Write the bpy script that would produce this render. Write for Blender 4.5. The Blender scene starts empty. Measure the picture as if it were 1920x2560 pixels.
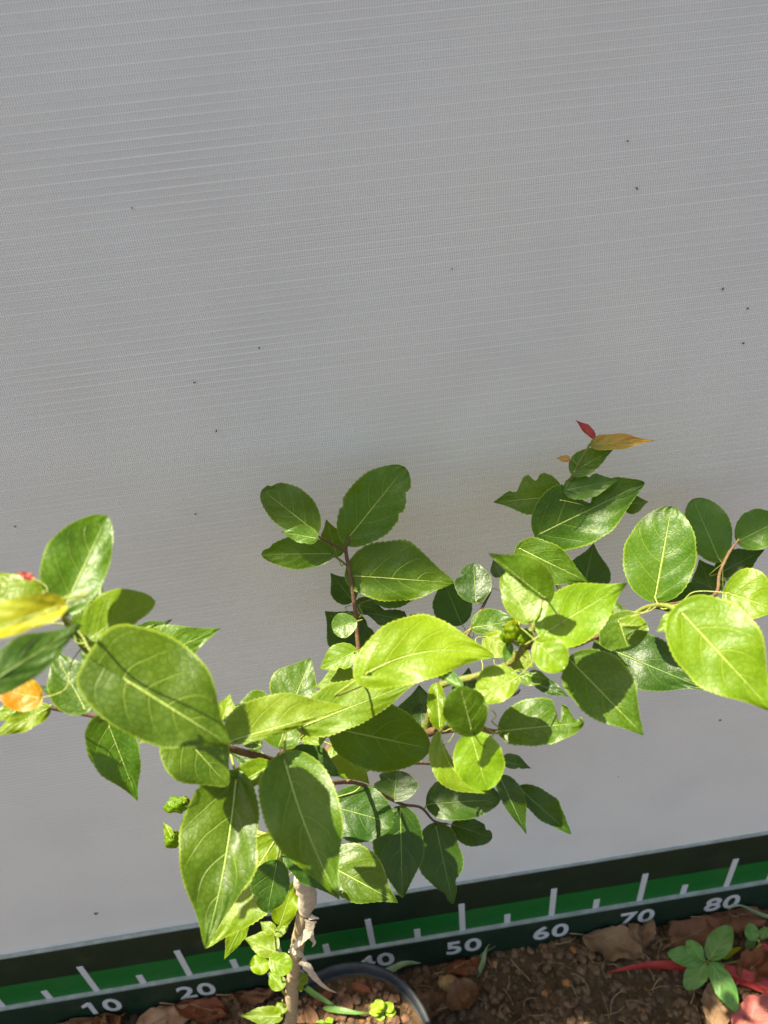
import bpy, bmesh, math, random
from mathutils import Vector, noise
random.seed(7)
sc = bpy.context.scene
col = sc.collection

# ---------------------------------------------------------------- camera
W, H = 1920.0, 2560.0                      # photograph pixels used for the ray helper
CAM = Vector((0.4391412, -0.3860155, 0.8596))
YAW, PITCH, ROLL, FPX = 0.0579353, -0.6303861, -0.1033396, 1850.0
cy_, sy_, cp_, sp_ = math.cos(YAW), math.sin(YAW), math.cos(PITCH), math.sin(PITCH)
FW = Vector((sy_*cp_, cy_*cp_, sp_)); R0 = Vector((cy_, -sy_, 0)); U0 = R0.cross(FW)
RT = math.cos(ROLL)*R0 + math.sin(ROLL)*U0
UP = -math.sin(ROLL)*R0 + math.cos(ROLL)*U0
cam = bpy.data.cameras.new('camera'); camo = bpy.data.objects.new('camera', cam); col.objects.link(camo)
from mathutils import Matrix
M = Matrix((RT, UP, -FW)).transposed().to_4x4(); M.translation = CAM
camo.matrix_world = M
cam.sensor_fit = 'HORIZONTAL'; cam.sensor_width = 36.0; cam.lens = 36.0*FPX/W
cam.clip_start = 0.01; cam.clip_end = 500
cam.dof.use_dof = True; cam.dof.focus_distance = 0.42; cam.dof.aperture_fstop = 16.0
sc.camera = camo

# ---------------------------------------------------------------- light
SUN = Vector((-0.42, 0.045, 1.0)).normalized()      # towards the sun: high, from the left, a little behind the board
w = bpy.data.worlds.new('World'); sc.world = w; w.use_nodes = True
nt = w.node_tree; bg = nt.nodes['Background']
sky = nt.nodes.new('ShaderNodeTexSky'); sky.sky_type = 'NISHITA'; sky.sun_disc = False
sky.sun_elevation = math.asin(SUN.z); sky.sun_rotation = math.atan2(SUN.x, SUN.y)
sky.air_density = 1.0; sky.dust_density = 3.0; sky.ozone_density = 1.0
nt.links.new(sky.outputs[0], bg.inputs[0]); bg.inputs[1].default_value = 0.087
sl = bpy.data.lights.new('sun', 'SUN'); sl.energy = 5.0; sl.angle = math.radians(0.53); sl.color = (1.0, 0.93, 0.80)
so = bpy.data.objects.new('sun', sl); col.objects.link(so); so.rotation_euler = SUN.to_track_quat('Z', 'Y').to_euler()
so.location = (0, 0, 4)
vs = sc.view_settings; vs.view_transform = 'Standard'; vs.look = 'None'; vs.gamma = 1.0; vs.use_curve_mapping = False
vs.exposure = 1.72
sc.cycles.max_bounces = 6; sc.cycles.diffuse_bounces = 3; sc.cycles.glossy_bounces = 2; sc.cycles.transmission_bounces = 4; sc.cycles.caustics_reflective = False; sc.cycles.caustics_refractive = False
vs.use_white_balance = True; vs.white_balance_temperature = 7050; vs.white_balance_tint = 4.0   # camera balanced for the blue sky light

# ---------------------------------------------------------------- helpers
def ray(x, y): return FW + RT*((x - W/2)/FPX) - UP*((y - H/2)/FPX)      # depth 1 along the view axis
def at_y(x, y, yw):
    d = ray(x, y); return CAM + d*((yw - CAM.y)/d.y)
def at_z(x, y, zw):
    d = ray(x, y); return CAM + d*((zw - CAM.z)/d.z)

def tag(o, label=None, cat=None, group=None, kind=None):
    if label: o['label'] = label
    if cat: o['category'] = cat
    if group: o['group'] = group
    if kind: o['kind'] = kind
    return o
def empty(name, loc):
    o = bpy.data.objects.new(name, None); o.empty_display_size = 0.01; col.objects.link(o); o.location = loc; return o
def mk(name, verts, faces, mat, parent=None, origin=None, smooth=True, uvs=None):
    """one mesh object; verts are world coordinates, origin its world location"""
    org = Vector(origin) if origin is not None else Vector((0, 0, 0))
    me = bpy.data.meshes.new(name)
    me.from_pydata([tuple(Vector(v) - org) for v in verts], [], faces)
    if uvs:
        uvl = me.uv_layers.new(name='UVMap')
        for l in me.loops: uvl.data[l.index].uv = uvs[l.vertex_index]
    if smooth:
        me.polygons.foreach_set('use_smooth', [True]*len(me.polygons))
    if mat: me.materials.append(mat)
    o = bpy.data.objects.new(name, me); col.objects.link(o)
    if parent is not None:
        o.parent = parent; o.location = org - world_loc(parent)
    else: o.location = org
    return o
def world_loc(o):
    p = o.location.copy()
    while o.parent is not None: o = o.parent; p = p + o.location
    return p
def tube(pts, rads, n=8, cap=True, wob=0.0):
    """verts, faces of a tube along pts"""
    V, F = [], []; m = len(pts); prev = None
    for i, p in enumerate(pts):
        a = pts[max(0, i-1)]; b = pts[min(m-1, i+1)]; t = (b - a)
        t = t.normalized() if t.length > 1e-9 else Vector((0, 0, 1))
        if prev is None:
            x = t.cross(Vector((0, 0, 1)));  x = x if x.length > .1 else t.cross(Vector((1, 0, 0)))
        else: x = prev - t*prev.dot(t)
        x.normalize(); prev = x; y = t.cross(x)
        for k in range(n):
            an = 2*math.pi*k/n; r = rads[i]
            if wob: r *= 1 + wob*noise.noise(Vector((p.x*160 + math.cos(an)*1.3, p.y*160 + math.sin(an)*1.3, p.z*110)))
            V.append(p + (x*math.cos(an) + y*math.sin(an))*r)
    for i in range(m-1):
        for k in range(n):
            F.append((i*n+k, i*n+(k+1) % n, (i+1)*n+(k+1) % n, (i+1)*n+k))
    if cap: F.append(tuple(range(n))[::-1]); F.append(tuple(range((m-1)*n, m*n)))
    return V, F
def spline(P, R, sub=6):
    """Catmull-Rom through points with radii"""
    out, rr = [], []
    for i in range(len(P)-1):
        p0 = P[max(0, i-1)]; p1 = P[i]; p2 = P[i+1]; p3 = P[min(len(P)-1, i+2)]
        for k in range(sub):
            t = k/sub; t2 = t*t; t3 = t2*t
            out.append(0.5*((2*p1) + (p2-p0)*t + (2*p0-5*p1+4*p2-p3)*t2 + (3*p1-p0-3*p2+p3)*t3))
            rr.append(R[i]*(1-t) + R[i+1]*t)
    out.append(P[-1]); rr.append(R[-1]); return out, rr
def box(x0, x1, y0, y1, z0, z1, bev=0.0):
    V = [Vector(v) for v in ((x0,y0,z0),(x1,y0,z0),(x1,y1,z0),(x0,y1,z0),(x0,y0,z1),(x1,y0,z1),(x1,y1,z1),(x0,y1,z1))]
    F = [(0,3,2,1),(4,5,6,7),(0,1,5,4),(1,2,6,5),(2,3,7,6),(3,0,4,7)]
    return V, F

# ---------------------------------------------------------------- materials
class NT:
    def __init__(s, name):
        s.m = bpy.data.materials.new(name); s.m.use_nodes = True; s.t = s.m.node_tree
        s.p = s.t.nodes['Principled BSDF']; s.out = s.t.nodes['Material Output']
    def n(s, typ, **k):
        nd = s.t.nodes.new(typ)
        for a, b in k.items(): setattr(nd, a, b)
        return nd
    def put(s, i, v):
        if hasattr(v, 'is_output') or isinstance(v, bpy.types.NodeSocket): s.t.links.new(v, i)
        else: i.default_value = v
    def math(s, op, a, b=None, c=None, clamp=False):
        nd = s.n('ShaderNodeMath', operation=op, use_clamp=clamp); s.put(nd.inputs[0], a)
        if b is not None: s.put(nd.inputs[1], b)
        if c is not None: s.put(nd.inputs[2], c)
        return nd.outputs[0]
    def mix(s, f, a, b, blend='MIX'):
        nd = s.n('ShaderNodeMix', data_type='RGBA', blend_type=blend)
        s.put(nd.inputs[0], f); s.put(nd.inputs[6], a); s.put(nd.inputs[7], b); return nd.outputs[2]
    def rng(s, v, a, b, c=0.0, d=1.0, smooth=True):
        nd = s.n('ShaderNodeMapRange', interpolation_type='SMOOTHSTEP' if smooth else 'LINEAR'); s.put(nd.inputs[0], v)
        for i, x in enumerate((a, b, c, d)): s.put(nd.inputs[i+1], x)
        return nd.outputs[0]
    def noise(s, vec, scale, detail=3.0, rough=0.55, dist=0.0):
        nd = s.n('ShaderNodeTexNoise'); s.put(nd.inputs['Vector'], vec); nd.inputs['Scale'].default_value = scale
        nd.inputs['Detail'].default_value = detail; nd.inputs['Roughness'].default_value = rough
        nd.inputs['Distortion'].default_value = dist; return nd.outputs[0]
    def coord(s, which='Object'): return s.n('ShaderNodeTexCoord').outputs[which]
    def bump(s, h, strength=0.4, dist=0.001):
        nd = s.n('ShaderNodeBump'); s.put(nd.inputs['Height'], h); nd.inputs['Strength'].default_value = strength
        nd.inputs['Distance'].default_value = dist; return nd.outputs[0]
def rgb(r, g, b): return (r, g, b, 1.0)

def leaf_mat(name, c1, c2, vein, edge, trans, rough=0.35, tfac=0.34, spots=0.0, spotcol=(0.09, 0.045, 0.02), veinamt=0.78):
    m = NT(name); uv = m.n('ShaderNodeUVMap').outputs[0]; sp = m.n('ShaderNodeSeparateXYZ'); m.put(sp.inputs[0], uv)
    u, v = sp.outputs[0], sp.outputs[1]; oc = m.coord('Object')
    oi = m.n('ShaderNodeObjectInfo').outputs['Random']
    off = m.n('ShaderNodeVectorMath', operation='ADD'); m.put(off.inputs[0], oc)
    cmb = m.n('ShaderNodeCombineXYZ'); m.put(cmb.inputs[0], m.math('MULTIPLY', oi, 7.3)); m.put(cmb.inputs[1], m.math('MULTIPLY', oi, 3.1))
    m.put(off.inputs[1], cmb.outputs[0]); P = off.outputs[0]
    sd = m.math('SUBTRACT', m.math('MULTIPLY', v, 2.0), 1.0); s = m.math('ABSOLUTE', sd)
    wig = m.math('MULTIPLY', m.math('SUBTRACT', m.noise(P, 45, 2), 0.5), 0.10)
    q = m.math('SUBTRACT', m.math('ADD', u, wig), m.math('MULTIPLY', m.math('POWER', s, 1.35), 0.42))
    q = m.math('ADD', q, m.math('MULTIPLY', m.math('GREATER_THAN', sd, 0.0), 0.055))
    fr = m.math('FRACT', m.math('ADD', m.math('MULTIPLY', q, 4.3), 0.62))
    d = m.math('ABSOLUTE', m.math('SUBTRACT', fr, 0.5))
    fade = m.rng(s, 0.35, 0.97, 1.0, 0.15)
    lat = m.math('MULTIPLY', m.rng(d, 0.014, 0.044, 1.0, 0.0), fade)
    lat = m.math('MULTIPLY', lat, m.rng(u, 0.80, 0.95, 1.0, 0.0))
    wmid = m.math('ADD', 0.022, m.math('MULTIPLY', m.math('SUBTRACT', 1.0, u), 0.035))
    mid = m.rng(s, m.math('MULTIPLY', wmid, 0.45), wmid, 1.0, 0.0)
    veins = m.math('MAXIMUM', m.math('MULTIPLY', lat, 0.62), mid)
    # fine net of veinlets
    vo = m.n('ShaderNodeTexVoronoi', feature='DISTANCE_TO_EDGE'); m.put(vo.inputs['Vector'], P); vo.inputs['Scale'].default_value = 420
    net = m.rng(vo.outputs[0], 0.02, 0.22, 1.0, 0.0)
    big = m.noise(P, 38, 3); fine = m.noise(P, 260, 3)
    base = m.mix(m.rng(big, 0.30, 0.70), c1, c2)
    hs = m.n('ShaderNodeHueSaturation'); m.put(hs.inputs['Color'], base)
    m.put(hs.inputs['Hue'], m.math('ADD', 0.488, m.math('MULTIPLY', oi, 0.024)))
    m.put(hs.inputs['Value'], m.math('ADD', 0.82, m.math('MULTIPLY', m.math('FRACT', m.math('MULTIPLY', oi, 5.7)), 0.36)))
    hs.inputs['Saturation'].default_value = 1.08
    base = hs.outputs[0]
    base = m.mix(m.math('MULTIPLY', m.math('SUBTRACT', 1.0, net), 0.10), base, vein)
    base = m.mix(m.math('MULTIPLY', m.rng(fine, 0.5, 0.75), 0.06), base, vein)
    base = m.mix(m.math('MULTIPLY', veins, veinamt), base, vein)
    eg = m.math('MULTIPLY', m.rng(s, 0.94, 0.99), 0.45)  # margin colour; on green leaves it also paints in the backlit rim glow
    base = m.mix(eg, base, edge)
    if spots > 0:
        sn = m.noise(P, 70, 4, 0.6)
        base = m.mix(m.rng(sn, 0.72 - spots*0.1, 0.78 - spots*0.1), base, spotcol + (1.0,))
    m.put(m.p.inputs['Base Color'], base)
    m.put(m.p.inputs['Roughness'], m.math('ADD', rough, m.math('MULTIPLY', m.noise(P, 130, 2), 0.14)))
    m.p.inputs['Specular IOR Level'].default_value = 0.36
    h = m.math('ADD', m.math('MULTIPLY', net, -0.035), m.math('MULTIPLY', veins, -0.30))
    h = m.math('ADD', h, m.math('MULTIPLY', big, .6)); h = m.math('ADD', h, m.math('MULTIPLY', m.noise(P, 130, 2), 0.35))
    nb = m.bump(h, 0.75, 0.0016); m.put(m.p.inputs['Normal'], nb)
    tr = m.n('ShaderNodeBsdfTranslucent')
    tb = m.mix(m.math('MULTIPLY', veins, 0.5), trans, m.mix(0.5, trans, (0.1, 0.2, 0.02, 1.0)))
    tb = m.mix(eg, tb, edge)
    m.put(tr.inputs[0], tb); m.put(tr.inputs[1], nb)
    mx = m.n('ShaderNodeMixShader'); mx.inputs[0].default_value = tfac
    m.put(mx.inputs[1], m.p.outputs[0]); m.put(mx.inputs[2], tr.outputs[0]); m.put(m.out.inputs[0], mx.outputs[0])
    return m.m
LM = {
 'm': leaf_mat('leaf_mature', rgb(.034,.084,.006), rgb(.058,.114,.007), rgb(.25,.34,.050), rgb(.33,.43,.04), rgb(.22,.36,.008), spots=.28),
 'y': leaf_mat('leaf_young_and_sunlit', rgb(.092,.162,.006), rgb(.130,.205,.008), rgb(.33,.42,.045), rgb(.43,.51,.045), rgb(.38,.52,.008)),  # young leaves' yellow green; also painted on sunlit mature leaves as their glow
 'd': leaf_mat('leaf_shaded', rgb(.020,.055,.005), rgb(.032,.072,.007), rgb(.14,.225,.040), rgb(.18,.27,.035), rgb(.10,.20,.008)),  # darker copy of the leaf green, shade painted in for unlit leaves
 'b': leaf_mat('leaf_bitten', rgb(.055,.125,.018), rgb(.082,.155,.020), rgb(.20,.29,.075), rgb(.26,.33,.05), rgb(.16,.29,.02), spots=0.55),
 'p': leaf_mat('leaf_underside_and_gloss', rgb(.095,.150,.010), rgb(.130,.182,.014), rgb(.31,.38,.075), rgb(.40,.46,.10), rgb(.28,.40,.015), rough=0.42),  # pale green: real undersides, elsewhere the gloss of sunlit blades painted in
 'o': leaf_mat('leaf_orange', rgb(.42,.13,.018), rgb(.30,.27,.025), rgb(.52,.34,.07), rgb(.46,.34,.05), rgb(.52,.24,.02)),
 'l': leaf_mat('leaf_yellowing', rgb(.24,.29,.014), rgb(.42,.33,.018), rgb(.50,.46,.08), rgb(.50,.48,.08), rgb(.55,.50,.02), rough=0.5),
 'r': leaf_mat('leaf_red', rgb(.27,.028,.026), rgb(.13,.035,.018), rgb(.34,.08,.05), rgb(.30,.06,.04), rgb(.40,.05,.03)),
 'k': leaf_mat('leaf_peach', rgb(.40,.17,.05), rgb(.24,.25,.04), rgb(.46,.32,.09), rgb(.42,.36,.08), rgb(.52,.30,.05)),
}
def bark_mat(name, c1, c2, c3, scale=220, rough=0.8):
    m = NT(name); oc = m.coord('Object'); a = m.noise(oc, scale, 5, 0.65); b = m.noise(oc, scale*4, 3)
    c = m.mix(m.rng(a, .35, .65), c1, c2); c = m.mix(m.rng(b, .55, .75, 0, .6), c, c3)
    m.put(m.p.inputs['Base Color'], c); m.p.inputs['Roughness'].default_value = rough
    m.put(m.p.inputs['Normal'], m.bump(m.math('ADD', a, m.math('MULTIPLY', b, .5)), .7, .0012)); return m.m
MB_TRUNK = bark_mat('bark_tan', rgb(.42,.32,.18), rgb(.31,.215,.11), rgb(.50,.41,.27))
MB_TWIG = bark_mat('bark_brown', rgb(.155,.085,.038), rgb(.10,.055,.028), rgb(.26,.17,.09))
MB_GREEN = bark_mat('shoot_green', rgb(.12,.16,.025), rgb(.16,.15,.03), rgb(.25,.23,.07), rough=.5)
MB_PET = bark_mat('petiole_green', rgb(.20,.26,.045), rgb(.25,.26,.05), rgb(.32,.30,.09), rough=.5)
MB_RIB = {'*': bark_mat('midrib_pale', rgb(.27,.36,.085), rgb(.30,.37,.09), rgb(.33,.40,.11), rough=.45), 'd': bark_mat('midrib_green', rgb(.16,.245,.055), rgb(.18,.26,.06), rgb(.21,.28,.08), rough=.45), 'r': bark_mat('midrib_red', rgb(.30,.06,.04), rgb(.34,.08,.05), rgb(.36,.12,.06), rough=.45)}
MB_TAPE = bark_mat('grafting_film', rgb(.52,.44,.33), rgb(.42,.34,.25), rgb(.60,.53,.43), scale=150, rough=.55)

def simple(name, c, rough=.6, nscale=60, var=.25, bump=.15, spec=.5, bd=.0006):
    m = NT(name); oc = m.coord('Object'); a = m.noise(oc, nscale, 4); b = m.noise(oc, nscale*7, 2)
    k = m.rng(a, .25, .75, 1-var, 1+var*.6)
    hs = m.n('ShaderNodeHueSaturation'); hs.inputs['Color'].default_value = c; m.put(hs.inputs['Value'], k)
    m.put(m.p.inputs['Base Color'], hs.outputs[0]); m.p.inputs['Roughness'].default_value = rough
    m.p.inputs['Specular IOR Level'].default_value = spec
    if bump: m.put(m.p.inputs['Normal'], m.bump(m.math('ADD', a, m.math('MULTIPLY', b, .35)), bump, bd))
    return m.m

# ================================================================ SETTING
GZ = -0.062
# ---- soil ground: one sheet, fine near the board, coarse out to the horizon
def soil_mat():
    m = NT('soil'); oc = m.coord('Object'); a = m.noise(oc, 9, 6, .62); b = m.noise(oc, 75, 6, .7); c = m.noise(oc, 420, 4, .6)
    k = m.mix(m.rng(b, .32, .66), rgb(.030,.017,.008), rgb(.105,.062,.030))
    k = m.mix(m.rng(a, .45, .62, 0, .55), k, rgb(.055,.040,.018))
    k = m.mix(m.rng(c, .58, .74, 0, .65), k, rgb(.17,.105,.052))
    vo = m.n('ShaderNodeTexVoronoi'); m.put(vo.inputs['Vector'], oc); vo.inputs['Scale'].default_value = 55
    hit = m.math('MULTIPLY', m.rng(vo.outputs['Distance'], .14, .22, 1, 0), m.math('GREATER_THAN', m.noise(oc, 30, 2), .56))
    k = m.mix(hit, k, rgb(.22,.095,.028))
    m.put(m.p.inputs['Base Color'], k); m.p.inputs['Roughness'].default_value = .92; m.p.inputs['Specular IOR Level'].default_value = .2
    m.put(m.p.inputs['Normal'], m.bump(m.math('ADD', b, m.math('MULTIPLY', c, .5)), .9, .004)); return m.m
M_SOIL = soil_mat()
def soil_h(x, y):
    v = Vector((x, y, 0))
    return .010*noise.noise(v*14) + .007*noise.noise(v*42 + Vector((3, 1, 5))) + .0045*noise.noise(v*120) + .0022*noise.noise(v*260)
def axis(lo, hi, step, far):
    a = []; x = lo
    while x < hi: a.append(x); x += step
    ext = []; g = step*3; e = 0
    while e < far: e += g; ext.append(e); g *= 1.7
    return [lo - q for q in reversed(ext)] + a + [a[-1] + q for q in ext]
gx = axis(-.20, 1.05, .0042, 140); gy = axis(-.30, .02, .0042, 140)
V = [(x, y, GZ + (soil_h(x, y) if (-.2 <= x <= 1.05 and -.3 <= y <= .02) else .02*noise.noise(Vector((x, y, 0))*1.5))) for y in gy for x in gx]
nx = len(gx)
F = [(j*nx+i, j*nx+i+1, (j+1)*nx+i+1, (j+1)*nx+i) for j in range(len(gy)-1) for i in range(nx-1)]
ground = mk('ground', V, F, M_SOIL); tag(ground, 'bare brown garden soil in front of the white board', kind='structure')

# ---- crumbs of soil and litter on the ground
def crumbs(n, xr, yr, zf, smin, smax, seed, skip=None):
    rnd = random.Random(seed); V, F = [], []
    bm_ = bmesh.new(); bmesh.ops.create_icosphere(bm_, subdivisions=1, radius=1.0); bm_.verts.ensure_lookup_table()
    tpl = [v.co.copy() for v in bm_.verts]; tf = [tuple(v.index for v in f.verts) for f in bm_.faces]; bm_.free()
    for _ in range(n):
        x = rnd.uniform(*xr); y = rnd.uniform(*yr)
        if skip and skip(x, y): continue
        s = smin + (smax-smin)*rnd.random()**3; k = len(V); a = rnd.random()*6.28
        for t in tpl:
            q = Vector((t.x*rnd.uniform(.7,1.25), t.y*rnd.uniform(.7,1.25), t.z*rnd.uniform(.6,.95)))*s
            V.append((x + q.x*math.cos(a) - q.y*math.sin(a), y + q.x*math.sin(a) + q.y*math.cos(a), zf(x, y) + q.z + s*.3))
        F += [tuple(k+i for i in f) for f in tf]
    return V, F
POTC = Vector((.372, -.131)); POTR = .080; POTZ = .075
inpot = lambda x, y: (x-POTC.x)**2 + (y-POTC.y)**2 < (POTR-.004)**2
nearpot = lambda x, y: (x-POTC.x)**2 + (y-POTC.y)**2 < (POTR+.006)**2
M_CRUMB = bark_mat('soil_crumb', rgb(.055,.032,.016), rgb(.125,.072,.036), rgb(.20,.12,.06), scale=35, rough=.95)
V, F = crumbs(15000, (-.1, .98), (-.24, -.008), lambda x, y: GZ + soil_h(x, y), .0005, .0058, 3, nearpot)
o = mk('soil_crumbs', V, F, M_CRUMB, smooth=False); tag(o, 'loose brown soil crumbs scattered over the ground', 'soil', kind='stuff')
def straws(n, xr, yr, zf, seed, skip, lmin=.005, lmax=.032):
    rnd = random.Random(seed); V, F = [], []
    for _ in range(n):
        x = rnd.uniform(*xr); y = rnd.uniform(*yr)
        if skip(x, y): continue
        a = rnd.random()*6.28; L = rnd.uniform(lmin, lmax); b = rnd.uniform(-1.2, 1.2)
        pts = []
        for k in range(6):
            t = k/5 - .5; aa = a + b*t
            px = x + L*t*math.cos(aa); py = y + L*t*math.sin(aa)
            pts.append(Vector((px, min(py, -.006), zf(px, py) + .0035 + .004*rnd.random())))
        v, f = tube(pts, [rnd.uniform(.0002, .0007)]*6, 5); k0 = len(V); V += v; F += [tuple(k0+i for i in q) for q in f]
    return V, F
M_STRAW = bark_mat('dry_straw', rgb(.26,.17,.08), rgb(.17,.105,.05), rgb(.36,.26,.14))
V, F = straws(520, (-.1, .98), (-.24, -.012), lambda x, y: GZ + soil_h(x, y), 5, nearpot)
o = mk('dry_stem_litter', V, F, M_STRAW); tag(o, 'thin dry straw and root bits lying on the soil', 'litter', kind='stuff')

# ---- white twin-wall plastic board with fine horizontal flutes
def board_mat():
    m = NT('white_fluted_plastic'); oc = m.coord('Object'); sp = m.n('ShaderNodeSeparateXYZ'); m.put(sp.inputs[0], oc)
    x, z = sp.outputs[0], sp.outputs[2]; pitch = .00365
    zz = m.math('ADD', z, m.math('MULTIPLY', m.noise(oc, 3.0, 2), .004))
    row = m.math('FLOOR', m.math('DIVIDE', z, pitch)); fz = m.math('FRACT', m.math('DIVIDE', z, pitch))
    wn = m.n('ShaderNodeTexWhiteNoise', noise_dimensions='1D'); m.put(wn.inputs['W'], row)
    ph = m.math('MULTIPLY', wn.outputs[0], 1.0)
    slant = m.math('MULTIPLY', fz, m.math('MULTIPLY', m.math('SUBTRACT', m.noise(oc, 7, 1), .5), 1.6))
    jit = m.math('MULTIPLY', m.noise(oc, 240, 2), .55)
    xx = m.math('ADD', m.math('ADD', m.math('DIVIDE', x, .00118), ph), m.math('ADD', slant, jit))
    tri = m.math('ABSOLUTE', m.math('SUBTRACT', m.math('FRACT', xx), .5))
    thr = m.rng(tri, .12, .42)
    amp = m.math('MULTIPLY', m.rng(m.noise(oc, 11, 2), .25, .65, .45, 1.0), m.rng(fz, .04, .22))
    thr = m.math('MULTIPLY', thr, amp)
    odd = m.math('MODULO', m.math('ABSOLUTE', row), 2.0)
    edge = m.rng(m.math('ABSOLUTE', m.math('SUBTRACT', fz, .5)), .36, .48)
    dirt = m.noise(oc, 2.2, 4, .5); blot = m.noise(oc, 14, 4, .6)
    c = m.mix(m.rng(dirt, .35, .65), rgb(.78,.785,.78), rgb(.82,.815,.80))
    c = m.mix(m.rng(m.noise(oc, 4.5, 3, .5), .40, .66, 0, .6), c, rgb(.80,.79,.735))
    c = m.mix(m.rng(m.noise(oc, 3.1, 3, .5), .50, .70, 0, .5), c, rgb(.74,.79,.81))
    c = m.mix(m.rng(blot, .55, .8, 0, .25), c, rgb(.66,.65,.61))
    c = m.mix(m.math('MULTIPLY', m.math('SUBTRACT', 1.0, thr), .70), c, rgb(.45,.455,.46))
    c = m.mix(m.math('MULTIPLY', edge, m.math('ADD', .60, m.math('MULTIPLY', odd, .15))), c, rgb(.92,.92,.92))
    m.put(m.p.inputs['Base Color'], c); m.p.inputs['Roughness'].default_value = .42; m.p.inputs['Specular IOR Level'].default_value = .35
    m.put(m.p.inputs['Normal'], m.bump(m.math('ADD', thr, m.math('MULTIPLY', m.math('MULTIPLY', odd, edge), .5)), .30, .00030))
    tr = m.n('ShaderNodeBsdfTranslucent'); tr.inputs[0].default_value = rgb(.72,.73,.70)
    mx = m.n('ShaderNodeMixShader'); mx.inputs[0].default_value = .10
    m.put(mx.inputs[1], m.p.outputs[0]); m.put(mx.inputs[2], tr.outputs[0]); m.put(m.out.inputs[0], mx.outputs[0])
    return m.m
M_BOARD = board_mat()
BX0, BX1, BZ0, BZ1 = -1.0, 2.0, GZ - .03, 2.02
P_ = .00365; prof = [(0., 0.), (.10, .00008), (.22, .00002), (.5, 0.), (.80, .00002)]
rows = []
z = math.floor(BZ0/P_)*P_
while z < BZ1:
    for t, h in prof: rows.append((z + t*P_, h))
    z += P_
cols = [BX0 + i*(BX1-BX0)/46 for i in range(47)]
V, F = [], []
def wav(x, z): return .0020*noise.noise(Vector((x*2.1, 0, z*2.6))) + .0003*noise.noise(Vector((x*9, 4, z*11)))
for (z, h) in rows:
    jit = noise.noise(Vector((0, 0, math.floor(z/P_+.001)*.77)))
    for x in cols:
        V.append((x, -.0012 - h*(1+.5*jit+.8*noise.noise(Vector((x*6, z*200, 0)))) + wav(x, z), z + .00045*noise.noise(Vector((x*7, 1, z*18)))))
nx = len(cols)
F = [(j*nx+i, j*nx+i+1, (j+1)*nx+i+1, (j+1)*nx+i) for j in range(len(rows)-1) for i in range(nx-1)]
# back skin and rim so that the sheet is 4 mm thick
k = len(V); zb, zt = rows[0][0], rows[-1][0]
V += [(BX0, .004, zb), (BX1, .004, zb), (BX1, .004, zt), (BX0, .004, zt)]
top = (len(rows)-1)*nx
F += [(k, k+3, k+2, k+1), (0, nx-1, k+1, k), (top, k+3, k+2, top+nx-1)]
F += [tuple([k+3, k] + [j*nx for j in range(len(rows))]), tuple([k+1, k+2] + [j*nx+nx-1 for j in reversed(range(len(rows)))])]
board = mk('backdrop_board', V, F[:-2], M_BOARD); tag(board, 'tall white fluted plastic board standing upright behind the plant', 'board')
M_SPECK = simple('dirt_speck', rgb(.06,.05,.04), .9)
for (px, py, a, b, an) in [(1592,471,9,3,-.9),(1807,722,8,3,1.2),(1858,858,6,4,.3),(486,956,7,3,.2),(541,1077,9,3,1.),(38,1316,4,4,0),(489,1285,5,3,0),(294,1617,8,4,.2),(240,2284,10,7,0),(1800,1800,7,5,0),(570,2286,6,5,0),(1545,1941,6,4,0),(648,870,5,3,.4),(1130,672,4,3,0),(1869,771,6,3,.5),(330,520,4,3,1),(1569,352,4,3,1)]:
    c0 = at_y(px, py, -.0017); sc_ = (c0-CAM).dot(FW)/FPX
    vv = []; n = 8
    for i in range(n):
        t = 6.283*i/n; r = 1 + .35*math.sin(3*t+px)
        qx, qz = a*.5*r*math.cos(t)*sc_, b*.5*r*math.sin(t)*sc_
        vv.append(c0 + Vector((qx*math.cos(an)-qz*math.sin(an), 0, qx*math.sin(an)+qz*math.cos(an))))
    vv += [v + Vector((0, -.0004, 0)) for v in vv]; ap = c0 + Vector((0, -.0008, 0)); vv.append(ap)
    ff = [(i, (i+1) % n, n+(i+1) % n, n+i) for i in range(n)] + [(n+i, n+(i+1) % n, 2*n) for i in range(n)]
    mk('dirt_speck', vv, ff, M_SPECK, board, c0)

# ---- ruler along the foot of the board
rul = empty('measuring_ruler', (.45, -.004, GZ)); tag(rul, 'dark green ruler strip with white tick marks and numbers along the board foot', 'ruler')
def paint(name, c, rough=.45, nsc=25):
    m = NT(name); oc = m.coord('Object'); a = m.noise(oc, nsc, 5, .6); b = m.noise(oc, 300, 3, .6)
    k = m.mix(m.rng(a, .52, .75, 0, .12), c, rgb(.10,.09,.05)); k = m.mix(m.rng(b, .68, .80, 0, .25), k, rgb(.16,.15,.11))
    m.put(m.p.inputs['Base Color'], k); m.put(m.p.inputs['Roughness'], m.rng(a, .3, .7, rough-.08, rough+.15)); m.p.inputs['Specular IOR Level'].default_value = .2; return m.m
M_RDARK = paint('ruler_dark_green', rgb(.010,.022,.011)); M_RLOW = paint('ruler_number_strip', rgb(.009,.026,.015))
M_RGREEN = paint('ruler_bright_green', rgb(.006,.115,.018)); M_RWHITE = paint('ruler_white_ink', rgb(.50,.50,.50), .5, 60)
M_REDGE = simple('ruler_grey_edge', rgb(.22,.26,.25), .5)
RX0, RX1 = -.25, 1.25; RZT = .099; RZB = -.075
mk('back_plate', *box(RX0, RX1, -.0046, -.0016, RZB, RZT - .0005), M_RDARK, rul, (.45, -.003, 0), smooth=False)
mk('top_edge', *box(RX0, RX1, -.0048, -.0014, RZT-.0005, RZT+.0012), M_REDGE, rul, (.45, -.003, RZT), smooth=False)
mk('green_band', *box(RX0, RX1, -.0051, -.0047, -.001, .0425), M_RGREEN, rul, (.45, -.005, .02), smooth=False)
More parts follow.
